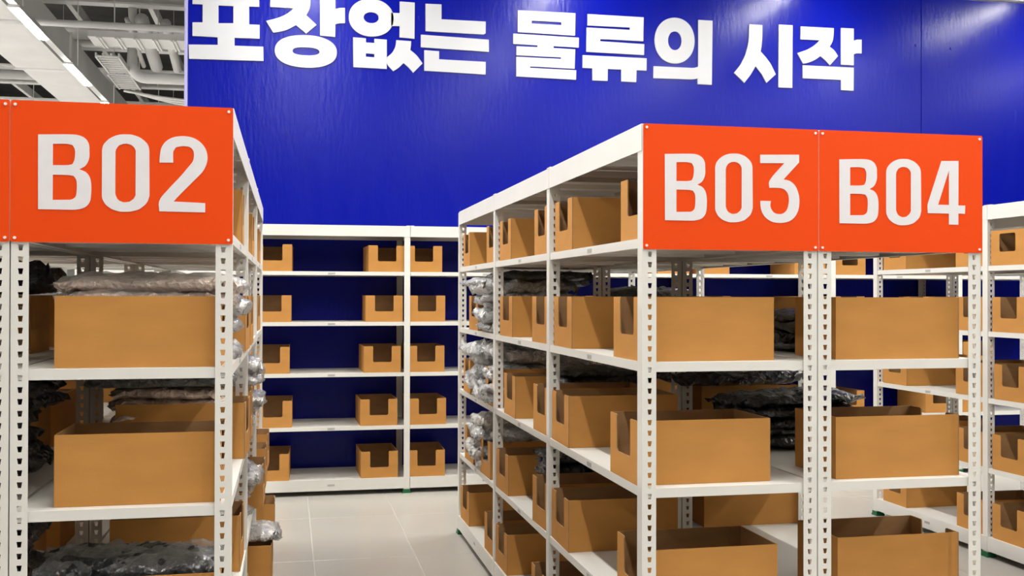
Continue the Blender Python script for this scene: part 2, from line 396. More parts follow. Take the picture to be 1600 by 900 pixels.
# ---------------------------------------------------------------- rack parts
PW = 0.047
def slotted(mb, w, z0, z1, fn, flip):
    pitch = 0.0333
    n = int((z1 - z0) / pitch)
    def face(pts, f):
        q = [fn(*p) for p in pts]
        mb.quad(*(reversed(q) if f else q))
    for k in range(n):
        a = z0 + k * pitch
        b = a + pitch if k < n - 1 else z1
        cx, ht, hb = w * 0.54, 0.0072, 0.0045
        h0, h1 = a + 0.008, a + 0.0245
        for d in (0.0, 0.002):
            C = [(0, a, d), (w, a, d), (w, b, d), (0, b, d)]
            Hh = [(cx - hb, h0, d), (cx + hb, h0, d), (cx + ht, h1, d), (cx - ht, h1, d)]
            for i in range(4):
                j = (i + 1) % 4
                face([C[i], C[j], Hh[j], Hh[i]], flip ^ (d > 0))
        Hf = [(cx - hb, h0), (cx + hb, h0), (cx + ht, h1), (cx - ht, h1)]
        for i in range(4):
            j = (i + 1) % 4
            face([(*Hf[i], 0.0), (*Hf[j], 0.0), (*Hf[j], 0.002), (*Hf[i], 0.002)], flip)
    for s in (0, w):
        face([(s, z0, 0), (s, z1, 0), (s, z1, 0.002), (s, z0, 0.002)], flip ^ (s > 0))

def post_mesh(right, side_slots=False):
    mb = MB()
    z0, z1 = 0.012, H - 0.004
    sx = -1 if right else 1
    slotted(mb, PW, z0, z1, lambda s, z, d: (sx * s, d, z), right)
    if side_slots:
        slotted(mb, PW, z0, z1, lambda s, z, d: (sx * d, s, z), not right)
    else:
        mb.box(min(0, sx * 0.002), max(0, sx * 0.002), 0.002, PW, z0, z1)
    return mb.mesh('post', 'steel')
POST_L, POST_R, POST_RS = post_mesh(False), post_mesh(True), post_mesh(True, True)
fm = MB().box(-0.008, 0.056, -0.008, 0.056, 0.0, 0.012)
fm.box(-0.005, 0.053, -0.005, -0.001, 0.012, 0.03)
fm.box(-0.005, -0.001, -0.001, 0.053, 0.012, 0.03)
FOOT_L = fm.mesh('foot', 'green')
fm = MB().box(-0.056, 0.008, -0.008, 0.056, 0.0, 0.012)
fm.box(-0.053, 0.005, -0.005, -0.001, 0.012, 0.03)
fm.box(0.001, 0.005, -0.001, 0.053, 0.012, 0.03)
FOOT_R = fm.mesh('foot', 'green')

def shelf_mesh(name, edge, out):
    """deck with folded edges; top at z = 0, x 0..DEP, y 0..BAY"""
    mb = MB()
    x0, x1 = out, DEP - out
    y0, y1 = 0.004, BAY - 0.004
    e = 0.0022
    mb.box(x0, x1, y0, y1, -0.0022, 0)
    mb.box(x0, x0 + e, y0, y1, -edge, -0.0022)
    mb.box(x1 - e, x1, y0, y1, -edge, -0.0022)
    mb.box(x0 + e, x1 - e, y0, y0 + e, -edge, -0.0022)
    mb.box(x0 + e, x1 - e, y1 - e, y1, -edge, -0.0022)
    mb.box(x0 + e, x0 + 0.022, y0 + e, y1 - e, -edge, -edge + e)
    mb.box(x1 - 0.022, x1 - e, y0 + e, y1 - e, -edge, -edge + e)
    return mb.mesh(name, 'steel')
SHELF = shelf_mesh('shelf', 0.030, 0.0035)
BASE = shelf_mesh('shelf', 0.086, -0.003)
def top_mesh():
    mb = MB()
    x0, x1 = -0.003, DEP + 0.003
    mb.box(x0, x1, 0.002, BAY - 0.002, -0.0025, 0)
    mb.box(x0, x0 + 0.0025, 0.002, BAY - 0.002, -0.085, -0.0025)
    mb.box(x1 - 0.0025, x1, 0.002, BAY - 0.002, -0.085, -0.0025)
    return mb.mesh('top_panel', 'steel')
TOP = top_mesh()
STIFF = MB().box(0.03, DEP - 0.03, -0.03, 0.03, -0.024, -0.0023).mesh('stiffener', 'steel')
CAPL = MB().box(-0.0045, 0.02, -0.03, 0.03, 0.0005, 0.004).mesh('joint_cap', 'steel')
TAG = MB().box(-0.0012, -0.0002, -0.028, 0.028, -0.022, -0.006).mesh('shelf_label', 'tag')
SHORT = MB().box(0.0025, DEP - 0.0025, 0, 0.002, -0.085, -0.0026).mesh('end_beam', 'steel')

def rack(label, loc, rz=0.0, bays=3, aisle='left', slots=False):
    root = put('storage_rack', None, None, loc, rz, label, 'rack', 'white boltless storage racks')
    for k in range(bays + 1):
        y = BAY * k
        put('post', POST_L, root, (0, y, 0))
        put('post', POST_RS if slots else POST_R, root, (DEP, y, 0))
        put('foot', FOOT_L, root, (0, y, 0))
        put('foot', FOOT_R, root, (DEP, y, 0))
    for k in range(bays):
        y = BAY * k + 0.001
        for i, z in enumerate(LEVEL):
            s = put('shelf', BASE if i == 4 else SHELF, root, (0, y, z))
            tx = 0.0035 if i < 4 else -0.003
            if aisle == 'left':
                put('shelf_label', TAG, s, (tx, BAY / 2, -0.002 if i < 4 else -0.03))
            else:
                put('shelf_label', TAG, s, (DEP - tx, BAY / 2, -0.002 if i < 4 else -0.03), math.pi)
            if i == 0:
                for q in (0.25, 0.5, 0.75):
                    put('stiffener', STIFF, s, (0, BAY * q, 0))
        t = put('top_panel', TOP, root, (0, BAY * k, H))
        for q in (0.25, 0.5, 0.75):
            put('stiffener', STIFF, t, (0, BAY * q, 0))
        if k:
            put('joint_cap', CAPL, t, (0, 0, 0))
            put('joint_cap', CAPL, t, (DEP, 0, 0), math.pi)
    put('end_beam', SHORT, root, (0, 0.003, H))
    put('end_beam', SHORT, root, (0, bays * BAY - 0.0045, H))
    return root

rack('white storage rack with orange B02 sign, left of the open aisle', (X2 - 0.6, Y3, 0), aisle='right')
rack('white storage rack cut off by the left picture edge, beside B02', (X2 - 1.204, Y3, 0), aisle='left')
rack('white storage rack with orange B03 sign, right of the open aisle', (X3, Y3, 0), aisle='left')
rack('white storage rack with orange B04 sign, backing onto B03', (X3 + 0.604, Y3, 0), aisle='right', slots=True)
rack('white storage rack at the right picture edge, across the aisle from B04', (XC, Y3, 0), aisle='left')
rack('white storage rack directly behind the rack at right edge, mostly hidden', (XC + 0.604, Y3, 0), aisle='right')
XE = 0.941 + BAY * 5
rack('long white storage rack standing along the foot of the blue wall', (XE, YW, 0), math.pi / 2, bays=7, aisle='left')

# ---------------------------------------------------------------- orange signs
SH = 0.3976
def sign(x, chars, label):
    root = put('rack_sign', None, None, (x, Y3 - 0.0015, H - SH), 0, label, 'sign', 'orange rack signs')
    w = 0.6045
    pb = MB()
    r, n = 0.006, 4
    out = []
    for cx, cz, a in ((w - r - 0.001, r, -90), (w - r - 0.001, SH - r, 0), (0.001 + r, SH - r, 90), (0.001 + r, r, 180)):
        for i in range(n + 1):
            t = math.radians(a + 90 * i / n)
            out.append((cx + r * math.cos(t), cz + r * math.sin(t)))
    pb.quad(*[(p[0], -0.004, p[1]) for p in out], m=0)
    pb.quad(*[(p[0], 0, p[1]) for p in reversed(out)], m=1)
    for k in range(len(out)):
        a, b = out[k], out[(k + 1) % len(out)]
        pb.quad((a[0], -0.004, a[1]), (a[0], 0, a[1]), (b[0], 0, b[1]), (b[0], -0.004, b[1]), m=1)
    put('panel', pb.mesh('panel', ['orange', 'sign_edge']), root)
    for ch in chars:
        put('character', plate('character', DIGITS[ch], 0.0015, 'letter', 0, SH), root, (0, -0.0041, 0))
    for px in (0.013, w - 0.013):
        for pz in (0.012, SH - 0.012):
            sb = MB().tube([(0, 0, 0), (0, -0.002, 0), (0, -0.0035, 0)], 0.0042, 10)
            put('screw', sb.mesh('screw', 'screw'), root, (px, -0.0041, pz))
sign(X2 - 0.602, 'B02', 'orange sign reading B02 on the left rack')
sign(X2 - 1.206, '', 'sliver of orange sign at the left picture edge beside the B02 sign')
sign(X3 - 0.001, 'B03', 'orange sign reading B03 on the middle rack')
sign(X3 + 0.603, 'B04', 'orange sign reading B04 right of the B03 sign')

# ---------------------------------------------------------------- cardboard boxes
def rbox_u(w, h, n0, n1, nb, r):
    """outline of a front panel (y, z) with a U notch from n0 to n1 down to nb"""
    pts = [(0, 0), (w, 0), (w, h)]
    pts += [(n1 + 0.006, h), (n1 + 0.002, h - 0.002), (n1, h - 0.006)]
    for i in range(5):
        t = math.radians(0 - 90 * i / 4)
        pts.append((n1 - r + r * math.cos(t), nb + r + r * math.sin(t)))
    for i in range(5):
        t = math.radians(270 - 90 * i / 4)
        pts.append((n0 + r + r * math.cos(t), nb + r + r * math.sin(t)))
    pts += [(n0, h - 0.006), (n0 - 0.002, h - 0.002), (n0 - 0.006, h), (0, h)]
    return pts

def slab_from_outline(mb, loops, t, m_out, m_in):
    """outline in (y, z), slab from x = 0 (outside) to x = t (inside)"""
    L3 = [[Vector((p[0], p[1], 0)) for p in l] for l in loops]
    flat = [p for l in L3 for p in l]
    for tr_ in tessellate_polygon(L3):
        a, b, c = (flat[k] for k in tr_)
        if (b - a).cross(c - a).z < 0:
            b, c = c, b
        mb.quad((0, a.x, a.y), (0, c.x, c.y), (0, b.x, b.y), m=m_out)
        mb.quad((t, a.x, a.y), (t, b.x, b.y), (t, c.x, c.y), m=m_in)
    for l in loops:
        for k in range(len(l)):
            a, b = l[k], l[(k + 1) % len(l)]
            mb.quad((0, a[0], a[1]), (0, b[0], b[1]), (t, b[0], b[1]), (t, a[0], a[1]), m=m_in)

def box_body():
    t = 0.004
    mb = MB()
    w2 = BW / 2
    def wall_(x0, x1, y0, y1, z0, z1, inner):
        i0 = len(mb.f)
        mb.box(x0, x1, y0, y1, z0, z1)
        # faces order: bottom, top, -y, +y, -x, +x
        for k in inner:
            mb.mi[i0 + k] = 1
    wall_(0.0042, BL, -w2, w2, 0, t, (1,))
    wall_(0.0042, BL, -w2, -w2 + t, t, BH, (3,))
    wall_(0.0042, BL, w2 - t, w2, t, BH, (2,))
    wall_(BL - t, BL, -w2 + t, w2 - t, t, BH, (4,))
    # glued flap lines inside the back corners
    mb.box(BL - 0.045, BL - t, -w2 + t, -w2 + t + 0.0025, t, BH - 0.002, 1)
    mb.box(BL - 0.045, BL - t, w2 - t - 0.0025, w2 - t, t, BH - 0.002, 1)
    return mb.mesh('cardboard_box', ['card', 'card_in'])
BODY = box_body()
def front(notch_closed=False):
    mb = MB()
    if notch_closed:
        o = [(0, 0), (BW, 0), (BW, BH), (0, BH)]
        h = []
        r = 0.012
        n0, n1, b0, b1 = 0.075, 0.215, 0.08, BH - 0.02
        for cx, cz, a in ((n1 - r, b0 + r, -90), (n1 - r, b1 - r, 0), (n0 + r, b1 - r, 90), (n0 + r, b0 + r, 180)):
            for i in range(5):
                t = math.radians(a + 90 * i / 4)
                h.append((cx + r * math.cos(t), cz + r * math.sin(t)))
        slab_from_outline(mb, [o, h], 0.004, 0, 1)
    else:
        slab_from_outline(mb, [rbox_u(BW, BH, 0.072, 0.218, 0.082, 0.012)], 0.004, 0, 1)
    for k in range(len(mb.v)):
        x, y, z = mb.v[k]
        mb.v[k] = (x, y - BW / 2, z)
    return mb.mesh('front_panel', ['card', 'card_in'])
FRONT, FRONT_C = front(), front(True)
rnd = random.Random(4)

def cbox(loc, rz, label, group, closed=False, tilt=True):
    j = math.radians(rnd.uniform(-1.6, 1.6)) if tilt else 0
    o = put('cardboard_box', BODY, None, (loc[0], loc[1], loc[2] + 0.0006), rz + j, label, 'box', group)
    put('front_panel', FRONT_C if closed else FRONT, o)
    return o

# B03: distances of the far and near front corners from the sign end, by shelf
ROWS_B03 = {0: [0.14, 1.01, 1.40, 2.20, 2.60, 3.42], 1: [0.195, 1.02, 1.415, 2.18, 3.16],
            2: [0.205, 1.06, 1.40, 2.085, 2.62, 3.40], 3: [0.205, 1.06, 1.40, 2.27, 2.76, 3.31], 4: [0.205, 1.03, 1.44, 2.29, 2.62, 3.47]}
for i, L_ in ROWS_B03.items():
    for k, d in enumerate(L_):
        out = 0.006 if k else (0.02, 0.012, 0.004, 0.03, 0.01)[i]
        cbox((X3 + out, Y3 + d, LEVEL[i]), 0,
             'open-front box, %s shelf of B03 rack, %s from the sign' % (LEVEL_NAME[i], ORD[k]), 'boxes on the B03 rack', tilt=k > 0)
# B04: fronts face right, backs seen from the camera
ROWS_B04 = {0: [0.20, 1.05, 1.42, 2.25, 3.4], 1: [0.19, 1.03, 1.45, 2.2], 2: [0.19, 1.40, 2.2, 3.4], 3: [0.25, 1.39, 2.2, 3.4], 4: [0.22, 1.05, 2.3]}
for i, L_ in ROWS_B04.items():
    for k, d in enumerate(L_):
        cbox((X3 + 1.204 - ((0.052 if i < 3 else 0.012) if k == 0 else 0.03), Y3 + d, LEVEL[i]), math.pi,
             'cardboard box facing away, %s shelf of B04 rack, %s from the sign' % (LEVEL_NAME[i], ORD[k]), 'boxes on the B04 rack', tilt=k > 0)
# B02: fronts face the aisle
ROWS_B02 = {0: [0.2, 1.0, 1.45, 2.2, 2.65, 3.42], 1: [0.19, 1.03, 1.5, 2.2, 3.3], 2: [0.195, 1.03, 1.5, 2.25, 2.7, 3.4], 3: [0.20, 1.02, 1.48, 2.2, 2.75, 3.35], 4: [0.2, 1.0, 1.5, 2.3, 3.35]}
for i, L_ in ROWS_B02.items():
    for k, d in enumerate(L_):
        out = 0.006 if k else 0.03
        if i == 3 and k >= 3: out = -0.05
        if i == 4 and k >= 3: out = -0.09
        if i in (1, 2) and k in (1, 2): out = -0.012
        cbox((X2 - 0.004 - out, Y3 + d, LEVEL[i]), math.pi,
             'open-front box, %s shelf of B02 rack, %s from the sign' % (LEVEL_NAME[i], ORD[k]), 'boxes on the B02 rack', tilt=k > 0)
for i, L_ in {1: [0.98, 1.5, 2.2], 2: [1.0, 1.5, 2.2, 3.3], 3: [0.95, 1.5, 2.2, 3.3], 4: [0.25, 0.65, 1.0, 1.5, 2.2]}.items():  # leftmost rack; some boxes added only to block light from beyond
    for k, d in enumerate(L_):
        cbox((X2 - 1.190, Y3 + d, LEVEL[i]), 0,
             'shaded box behind B02, %s shelf of leftmost rack, %s from viewer' % (LEVEL_NAME[i], ORD[k]), 'boxes on the leftmost rack')
# right rack
ROWS_C = {0: [2.28, 2.62, 3.46], 1: [2.27, 2.62, 3.2], 2: [2.255, 2.62, 3.46], 3: [2.265, 2.62, 3.2], 4: [2.27, 2.62, 3.46]}
for i, L_ in ROWS_C.items():
    for k, d in enumerate(L_):
        cbox((XC + 0.008, Y3 + d, LEVEL[i]), 0,
             'open-front box, %s shelf of the right-edge rack, %s from the right' % (LEVEL_NAME[i], ORD[k]), 'boxes on the right rack', closed=(i == 0 and k == 0))
# rack along the wall: right edge of box left in bay, left edge of box right in bay
W1R = [0.025, 0.020, 0.010, 0.030, 0.008]
W2L = [0.615, 0.594, 0.580, 0.555, 0.560]
W3R = [1.197, 1.222, 1.217, 1.232, 1.222]
for i in range(5):
    xs = [W1R[i] - BW / 2, W2L[i] + BW / 2, W3R[i] - BW / 2]
    for j, P in enumerate((2.165, 3.389, 4.613, 5.838)):
        a = rnd.uniform(-0.05, 0.0)
        xs.append(P - 0.19 + a)
        xs.append(P + (0.12, 0.115, 0.13, 0.14)[j] + rnd.uniform(-0.01, 0.02))
    for k, x in enumerate(xs):
        cbox((x, YW + 0.012, LEVEL[i]), math.pi / 2,
             'open-front box, %s shelf of the blue-wall rack, %s from the left' % (LEVEL_NAME[i], ORD[k]), 'boxes on the blue-wall rack')

# ---------------------------------------------------------------- garment bags
def bag_mesh(name, seed, l, w, h, material, grow=0.0, nx=26, ny=16):
    """crumpled pillow lying along x; bottom at z = 0"""
    mb = MB()
    off = Vector((seed * 7.3, seed * 3.1, seed * 1.7))
    def pt(i, j, top):
        u = -1 + 2 * i / nx
        v = -1 + 2 * j / ny
        prof = max(0.0, (1 - abs(u) ** 5)) ** 0.6 * max(0.0, (1 - abs(v) ** 3.5)) ** 0.6
        q = Vector((u * l * 4.5, v * w * 7, 0)) + off
        n1 = noise.noise(q)
        n2 = noise.noise(q * 2.7 + Vector((5, 1, 2)))
        n3 = noise.ridged_multi_fractal(q * 1.4, 1.0, 2.0, 3, 1.0, 2.0) - 1.0
        edge = 0.5 * (abs(u) ** 6 + abs(v) ** 6)
        x = u * l / 2 * (1 + 0.10 * noise.noise(Vector((v * 3, seed, 0.3))))
        y = v * w / 2 * (1 + 0.16 * noise.noise(Vector((u * 3, seed, 1.3))))
        mid = h * 0.42
        wav = edge * h * 1.1 * noise.noise(Vector((u * 5 + seed, v * 7, 4.0)))
        if top:
            z = mid + (h - mid) * prof * (0.80 + 0.42 * n1 + 0.34 * n2 - 0.22 * n3) + wav + grow * prof
        else:
            z = mid - mid * prof * (1.0 + 0.10 * n2) + wav
        return (x * (1 + grow * 3), y * (1 + grow * 4), max(0.0, z))
    idx = {}
    for top in (0, 1):
        for i in range(nx + 1):
            for j in range(ny + 1):
                if top and (i in (0, nx) or j in (0, ny)):
                    idx[(1, i, j)] = idx[(0, i, j)]
                    continue
                idx[(top, i, j)] = len(mb.v)
                mb.v.append(pt(i, j, top))
    for top in (0, 1):
        for i in range(nx):
            for j in range(ny):
                q = [idx[(top, i, j)], idx[(top, i + 1, j)], idx[(top, i + 1, j + 1)], idx[(top, i, j + 1)]]
                if not top:
                    q.reverse()
                mb.f.append(tuple(q))
                mb.mi.append(0)
    return mb.mesh(name, material, True)

BAGS = {}
def bag(loc, rz, kind, size, label, group, seed=0, with_film=False, tilt=(0, 0), scl=(1, 1, 1)):
    key = (kind, size, seed % 4)
    if key not in BAGS:
        l, w, h = size
        BAGS[key] = (bag_mesh('garment_bag', seed % 4 + 1 + 5 * len(BAGS), l, w, h, 'bag_' + kind),
                     bag_mesh('plastic_film', seed % 4 + 2 + 5 * len(BAGS), l * 1.03, w * 1.03, h * 1.04, 'film', 0.006))
    a, b = BAGS[key]
    o = put('garment_bag', a, None, (loc[0], loc[1], loc[2] + 0.001), rz, label, 'garment bag', group)
    o.rotation_euler = (tilt[0], tilt[1], rz)
    o.scale = scl
    if with_film:
        put('plastic_film', b, o)
    return o

def stack(x, y, z, n, size, kind, where, group, dz, jx=0.03, jy=0.02, rz=0.0, film_=False, colours=None, wild=1.0):
    for k in range(n):
        kd = colours[k] if colours else kind
        col = {'grey': 'grey', 'white': 'pale', 'beige': 'beige', 'black': 'black', 'dark': 'charcoal'}[kd]
        bag((x + rnd.uniform(-jx, jx), y + rnd.uniform(-jy, jy), z + k * dz), rz + rnd.uniform(-0.08, 0.08), kd, size,
            '%s garment bag, %s from bottom, %s' % (col, ORD[k], where), group, seed=k, with_film=film_,
            tilt=(rnd.uniform(-0.05, 0.05) * wild, rnd.uniform(-0.05, 0.05) * wild), scl=(1, 1 + rnd.uniform(-0.12, 0.08) * wild, min(1.28, 1 + rnd.uniform(-0.1, 0.35) * wild)))

# B03, bay farthest from the sign
L1, L2, L3_, L4 = LEVEL[1], LEVEL[2], LEVEL[3], LEVEL[4]
S = (0.56, 0.44, 0.090)
stack(X3 + 0.25, Y3 + 2.78, L1, 5, (0.54, 0.36, 0.085), 'grey', 'beside far box on second B03 shelf', 'grey bags on the second B03 shelf', 0.052, 0.03, wild=2.2)
stack(X3 + 0.26, Y3 + 3.16, L1 + 0.030, 5, (0.40, 0.25, 0.060), 'grey', 'inside far box on second B03 shelf', 'grey bags in the far box of the second B03 shelf', 0.040, 0.0, 0.004)
bag((X3 + 0.27, Y3 + 2.93, L1 + 0.250), 0.10, 'grey', (0.66, 0.50, 0.075), 'long grey garment bag poking out over top of the second B03 shelf pile', 'grey bags on the second B03 shelf', 2)
bag((X3 + 0.33, Y3 + 2.80, L1 + 0.292), -0.10, 'dark', (0.58, 0.46, 0.060), 'dark garment bag uppermost on the far pile of the second B03 shelf', 'grey bags on the second B03 shelf', 1)
stack(X3 + 0.25, Y3 + 2.68, L2, 5, S, 'grey', 'right half of far pile on third B03 shelf', 'grey bags on the third B03 shelf', 0.056, 0.03, wild=2.2)
stack(X3 + 0.25, Y3 + 3.10, L2, 5, S, 'grey', 'left half of far pile on third B03 shelf', 'grey bags on the third B03 shelf', 0.056, 0.03, wild=2.2)
stack(X3 + 0.25, Y3 + 3.03, L3_, 6, (0.55, 0.30, 0.08), 'white', 'between far boxes on fourth B03 shelf', 'pale bags on the fourth B03 shelf', 0.046, 0.03, wild=2.0,
      colours=['white', 'grey', 'white', 'white', 'grey', 'white'])
stack(X3 + 0.25, Y3 + 2.76, L3_ + 0.02, 5, (0.40, 0.25, 0.06), 'grey', 'in fifth box on fourth B03 shelf', 'bags in boxes of the fourth B03 shelf', 0.041, 0.0, 0.004, colours=['black', 'dark', 'grey', 'dark', 'grey'])
stack(X3 + 0.25, Y3 + 3.31, L3_ + 0.02, 4, (0.40, 0.25, 0.06), 'white', 'in sixth box on fourth B03 shelf', 'bags in boxes of the fourth B03 shelf', 0.041, 0.0, 0.004)
# dark bags deeper in the B03 bays
stack(X3 + 0.36, Y3 + 1.74, L2, 6, (0.46, 0.34, 0.055), 'dark', 'between boxes on third B03 shelf, middle bay', 'charcoal bags on the third B03 shelf', 0.044)
stack(X3 + 0.36, Y3 + 1.83, L3_, 6, (0.46, 0.34, 0.055), 'black', 'between boxes on fourth B03 shelf, middle bay', 'black bags on the fourth B03 shelf', 0.044)
# B04
stack(X3 + 0.93, Y3 + 0.60, L1, 4, (0.50, 0.36, 0.052), 'dark', 'behind first box on second B04 shelf', 'charcoal bags on the second B04 shelf', 0.040)
stack(X3 + 0.92, Y3 + 0.84, L2, 5, (0.54, 0.36, 0.055), 'black', 'behind first box on third B04 shelf', 'black bags on the third B04 shelf', 0.042)
bag((X3 + 0.86, Y3 + 1.34, L2 + BH + 0.002), 0.05, 'black', (0.62, 0.40, 0.085), 'black garment bag lying across a box on the third B04 shelf', 'black bags on the third B04 shelf', 3)
stack(X3 + 0.92, Y3 + 2.75, L1, 5, (0.5, 0.36, 0.060), 'dark', 'in far bay of second B04 shelf', 'charcoal bags on the second B04 shelf', 0.046)
# B02
stack(X2 - 0.29, Y3 + 0.20, L1 + 0.015, 4, (0.41, 0.255, 0.06), 'beige', 'in first box on second B02 shelf', 'beige bags in the first B02 box', 0.038, 0.0, 0.002, film_=False)
bag((X2 - 0.25, Y3 + 0.24, L1 + 0.175), 0.02, 'beige', (0.50, 0.33, 0.055), 'beige garment bag heaped on the full first box, second B02 shelf, lower one', 'beige bags in the first B02 box', 1, True)
bag((X2 - 0.24, Y3 + 0.26, L1 + 0.212), -0.02, 'beige', (0.52, 0.33, 0.060), 'beige garment bag heaped on the full first box, second B02 shelf, uppermost', 'beige bags in the first B02 box', 2, True)
stack(X2 - 0.245, Y3 + 0.58, L1, 5, (0.47, 0.34, 0.062), 'white', 'poking into aisle on second B02 shelf', 'pale bags poking out of the second B02 shelf', 0.042, 0.03, film_=True)
bag((X2 - 0.92, Y3 + 0.98, L1 + BH + 0.002), 0.12, 'black', (0.52, 0.42, 0.12), 'black garment bag lying on the shaded box left of the B02 box', 'black bags on the leftmost rack', 1)
stack(X2 - 0.93, Y3 + 0.50, L1, 4, (0.45, 0.34, 0.05), 'white', 'at left end behind second B02 shelf', 'pale bags on the leftmost rack', 0.042, 0.04)
stack(X2 - 0.28, Y3 + 1.03, L2 + 0.016, 6, (0.40, 0.25, 0.055), 'beige', 'in second box on third B02 shelf', 'bags in the second box of the third B02 shelf', 0.040, 0.0, 0.004)
bag((X2 - 0.30, Y3 + 1.05, L2 + 0.262), 0.03, 'dark', (0.50, 0.36, 0.07), 'charcoal garment bag heaped over second box on the third B02 shelf', 'bags in the second box of the third B02 shelf', 2, True)
stack(X2 - 0.93, Y3 + 1.00, L2 + BH, 3, (0.5, 0.36, 0.055), 'black', 'over shaded box behind third B02 shelf', 'black bags on the leftmost rack', 0.040)
stack(X2 - 0.29, Y3 + 0.20, L3_ + 0.015, 4, (0.41, 0.255, 0.055), 'black', 'in first box on fourth B02 shelf', 'black bags in the first box, fourth B02 shelf', 0.038, 0.0, 0.002)
bag((X2 - 0.42, Y3 + 0.25, L3_ + 0.165), 0.06, 'black', (0.30, 0.28, 0.085), 'black garment bag in clear film, left one in the fourth-shelf B02 box', 'black bags in the first box, fourth B02 shelf', 1, True)
bag((X2 - 0.19, Y3 + 0.22, L3_ + 0.165), -0.04, 'black', (0.30, 0.27, 0.085), 'black garment bag in clear film, right one in the fourth-shelf B02 box', 'black bags in the first box, fourth B02 shelf', 2, True)
for i, (d, n) in {2: (1.86, 6), 3: (1.86, 5)}.items():
    stack(X2 - 0.245, Y3 + d, LEVEL[i], n, (0.50, 0.34, 0.068), 'white', 'poking into aisle on %s B02 shelf' % LEVEL_NAME[i], 'pale bags poking out of the %s B02 shelf' % LEVEL_NAME[i], 0.050, 0.05, film_=True)
bag((X2 - 0.15, Y3 + 2.32, LEVEL[4] + BH + 0.002), 0.1, 'white', (0.52, 0.30, 0.07), 'pale garment bag poking out over a box on the bottom B02 shelf', 'pale bags poking out of the bottom B02 shelf', 1, True)
stack(X2 - 0.29, Y3 + 2.75, LEVEL[4], 4, (0.50, 0.34, 0.065), 'white', 'poking into aisle on bottom B02 shelf', 'pale bags poking out of the bottom B02 shelf', 0.042, 0.05, film_=True)

for i in (2, 3):  # black stacks added to block light coming through the leftmost rack
    for q, d in enumerate((0.32, 0.64) if i == 2 else (0.30, 0.62)):
        stack(X2 - 0.93, Y3 + d, LEVEL[i], 6, (0.52, 0.36, 0.075), 'black', '%s added light-blocking stack, %s shelf of leftmost rack' % (('nearer', 'farther')[q], LEVEL_NAME[i]), 'black bags on the leftmost rack', 0.050)
# ---------------------------------------------------------------- lights
LZ = 4.5
TL = 1.37
hb = MB()
hb.box(-0.058, 0.058, 0, TL, 0.0, 0.03)
HOUSE = hb.mesh('housing', 'white')
db = MB()
n = 8
prof = [(0.055 * math.cos(math.pi + math.pi * k / n), 0.016 * math.sin(math.pi + math.pi * k / n)) for k in range(n + 1)]
for k in range(n):
    a, b = prof[k], prof[k + 1]
    db.quad((a[0], 0.01, a[1]), (b[0], 0.01, b[1]), (b[0], TL - 0.01, b[1]), (a[0], TL - 0.01, a[1]))
db.f.append(tuple(range(len(db.v), len(db.v) + n + 1))); db.v += [(p[0], 0.01, p[1]) for p in reversed(prof)]; db.mi.append(0)
db.f.append(tuple(range(len(db.v), len(db.v) + n + 1))); db.v += [(p[0], TL - 0.01, p[1]) for p in prof]; db.mi.append(0)
for k in range(len(db.f)):
    db.f[k] = tuple(reversed(db.f[k]))
DIFF = db.mesh('diffuser', 'glow')
bm_ = bmesh.new(); bm_.from_mesh(DIFF); bmesh.ops.recalc_face_normals(bm_, faces=bm_.faces); bm_.to_mesh(DIFF); bm_.free()
NAMES = {-13.4: 'far left rail added to brighten the ceiling', -10.8: 'second left rail added to brighten the ceiling', -8.2: 'third left rail added to brighten the ceiling', -5.3: 'rail left of the white duct', -2.77: 'rail beside the white duct above B02',  # three leftmost rails are added to brighten the exposed ceiling
         0.17: 'rail above the open aisle', 2.45: 'rail above the B04 rack', 4.72: 'rail above the right aisle', 7.1: 'rail right of the right rack', 9.5: 'far right rail'}
for x, nm in NAMES.items():
    if x <= -2:
        ys = [11.7 + 2.75 * k for k in range(-2 if x < -6 else -4, 7)]
    else:
        ys = [7.18 - 2.7 * k for k in range(0, 4)]
    y0, y1 = min(ys) - 1.0, max(ys) + 1.6
    if x > -2: y1 = WALL_Y - 0.12
    rb = MB().box(-0.04, 0.04, y0, y1, 0.031, 0.075)
    yy = y0 + 0.4
    rail = put('light_rail', rb.mesh('light_rail', 'white'), None, (x, 0, LZ), 0, 'white light %s' % nm, 'light rail', 'light rails')
    while yy < y1 - 0.2:
        put('hanger_rod', MB().tube([(0, yy, 0.076), (0, yy, 3.99)], 0.006, 6).mesh('hanger_rod', 'white2'), rail)
        yy += 3.0
    for k, y in enumerate(sorted(ys)):
        o = put('light_batten', None, None, (x, y, LZ), 0, 'white LED batten, %s from near end, %s' % ((ORD + ['fourteenth'])[k], nm), 'light', 'LED battens')
        put('housing', HOUSE, o)
        put('diffuser', DIFF, o)

# ---------------------------------------------------------------- exposed ceiling on the left
def ibeam(y, z, d=0.5, x0=-15.9, x1=15.9, fl=0.22):
    mb = MB()
    mb.box(x0, x1, -fl / 2, fl / 2, 0, 0.03)
    mb.box(x0, x1, -fl / 2, fl / 2, d - 0.03, d)
    mb.box(x0, x1, -0.02, 0.02, 0.03, d - 0.03)
    return mb.mesh('ceiling_beam', 'white2')
bys = [-3, 1, 5, 9.4, 13.4, 17.2, 20.4, 24.0, 28.0, 32.5, 37]
for k, y in enumerate(bys):
    put('ceiling_beam', ibeam(y, 6.0, 0.38), None, (0, y, 6.0), 0, 'white steel roof beam across the hall, %s from the viewer' % ORD[k], 'beam', 'roof beams')
jx = [-13.5, -11, -8.5, -6.2, -4.9, -3.6, -2.3, -1.0]
for k, x in enumerate(jx):
    put('ceiling_joist', MB().box(-0.04, 0.04, 8.5, 41, 0, 0.2).mesh('ceiling_joist', 'white2'), None, (x, 0, 6.382), 0,
        'white roof joist running away from viewer, %s from the left' % ORD[k], 'joist', 'roof joists')
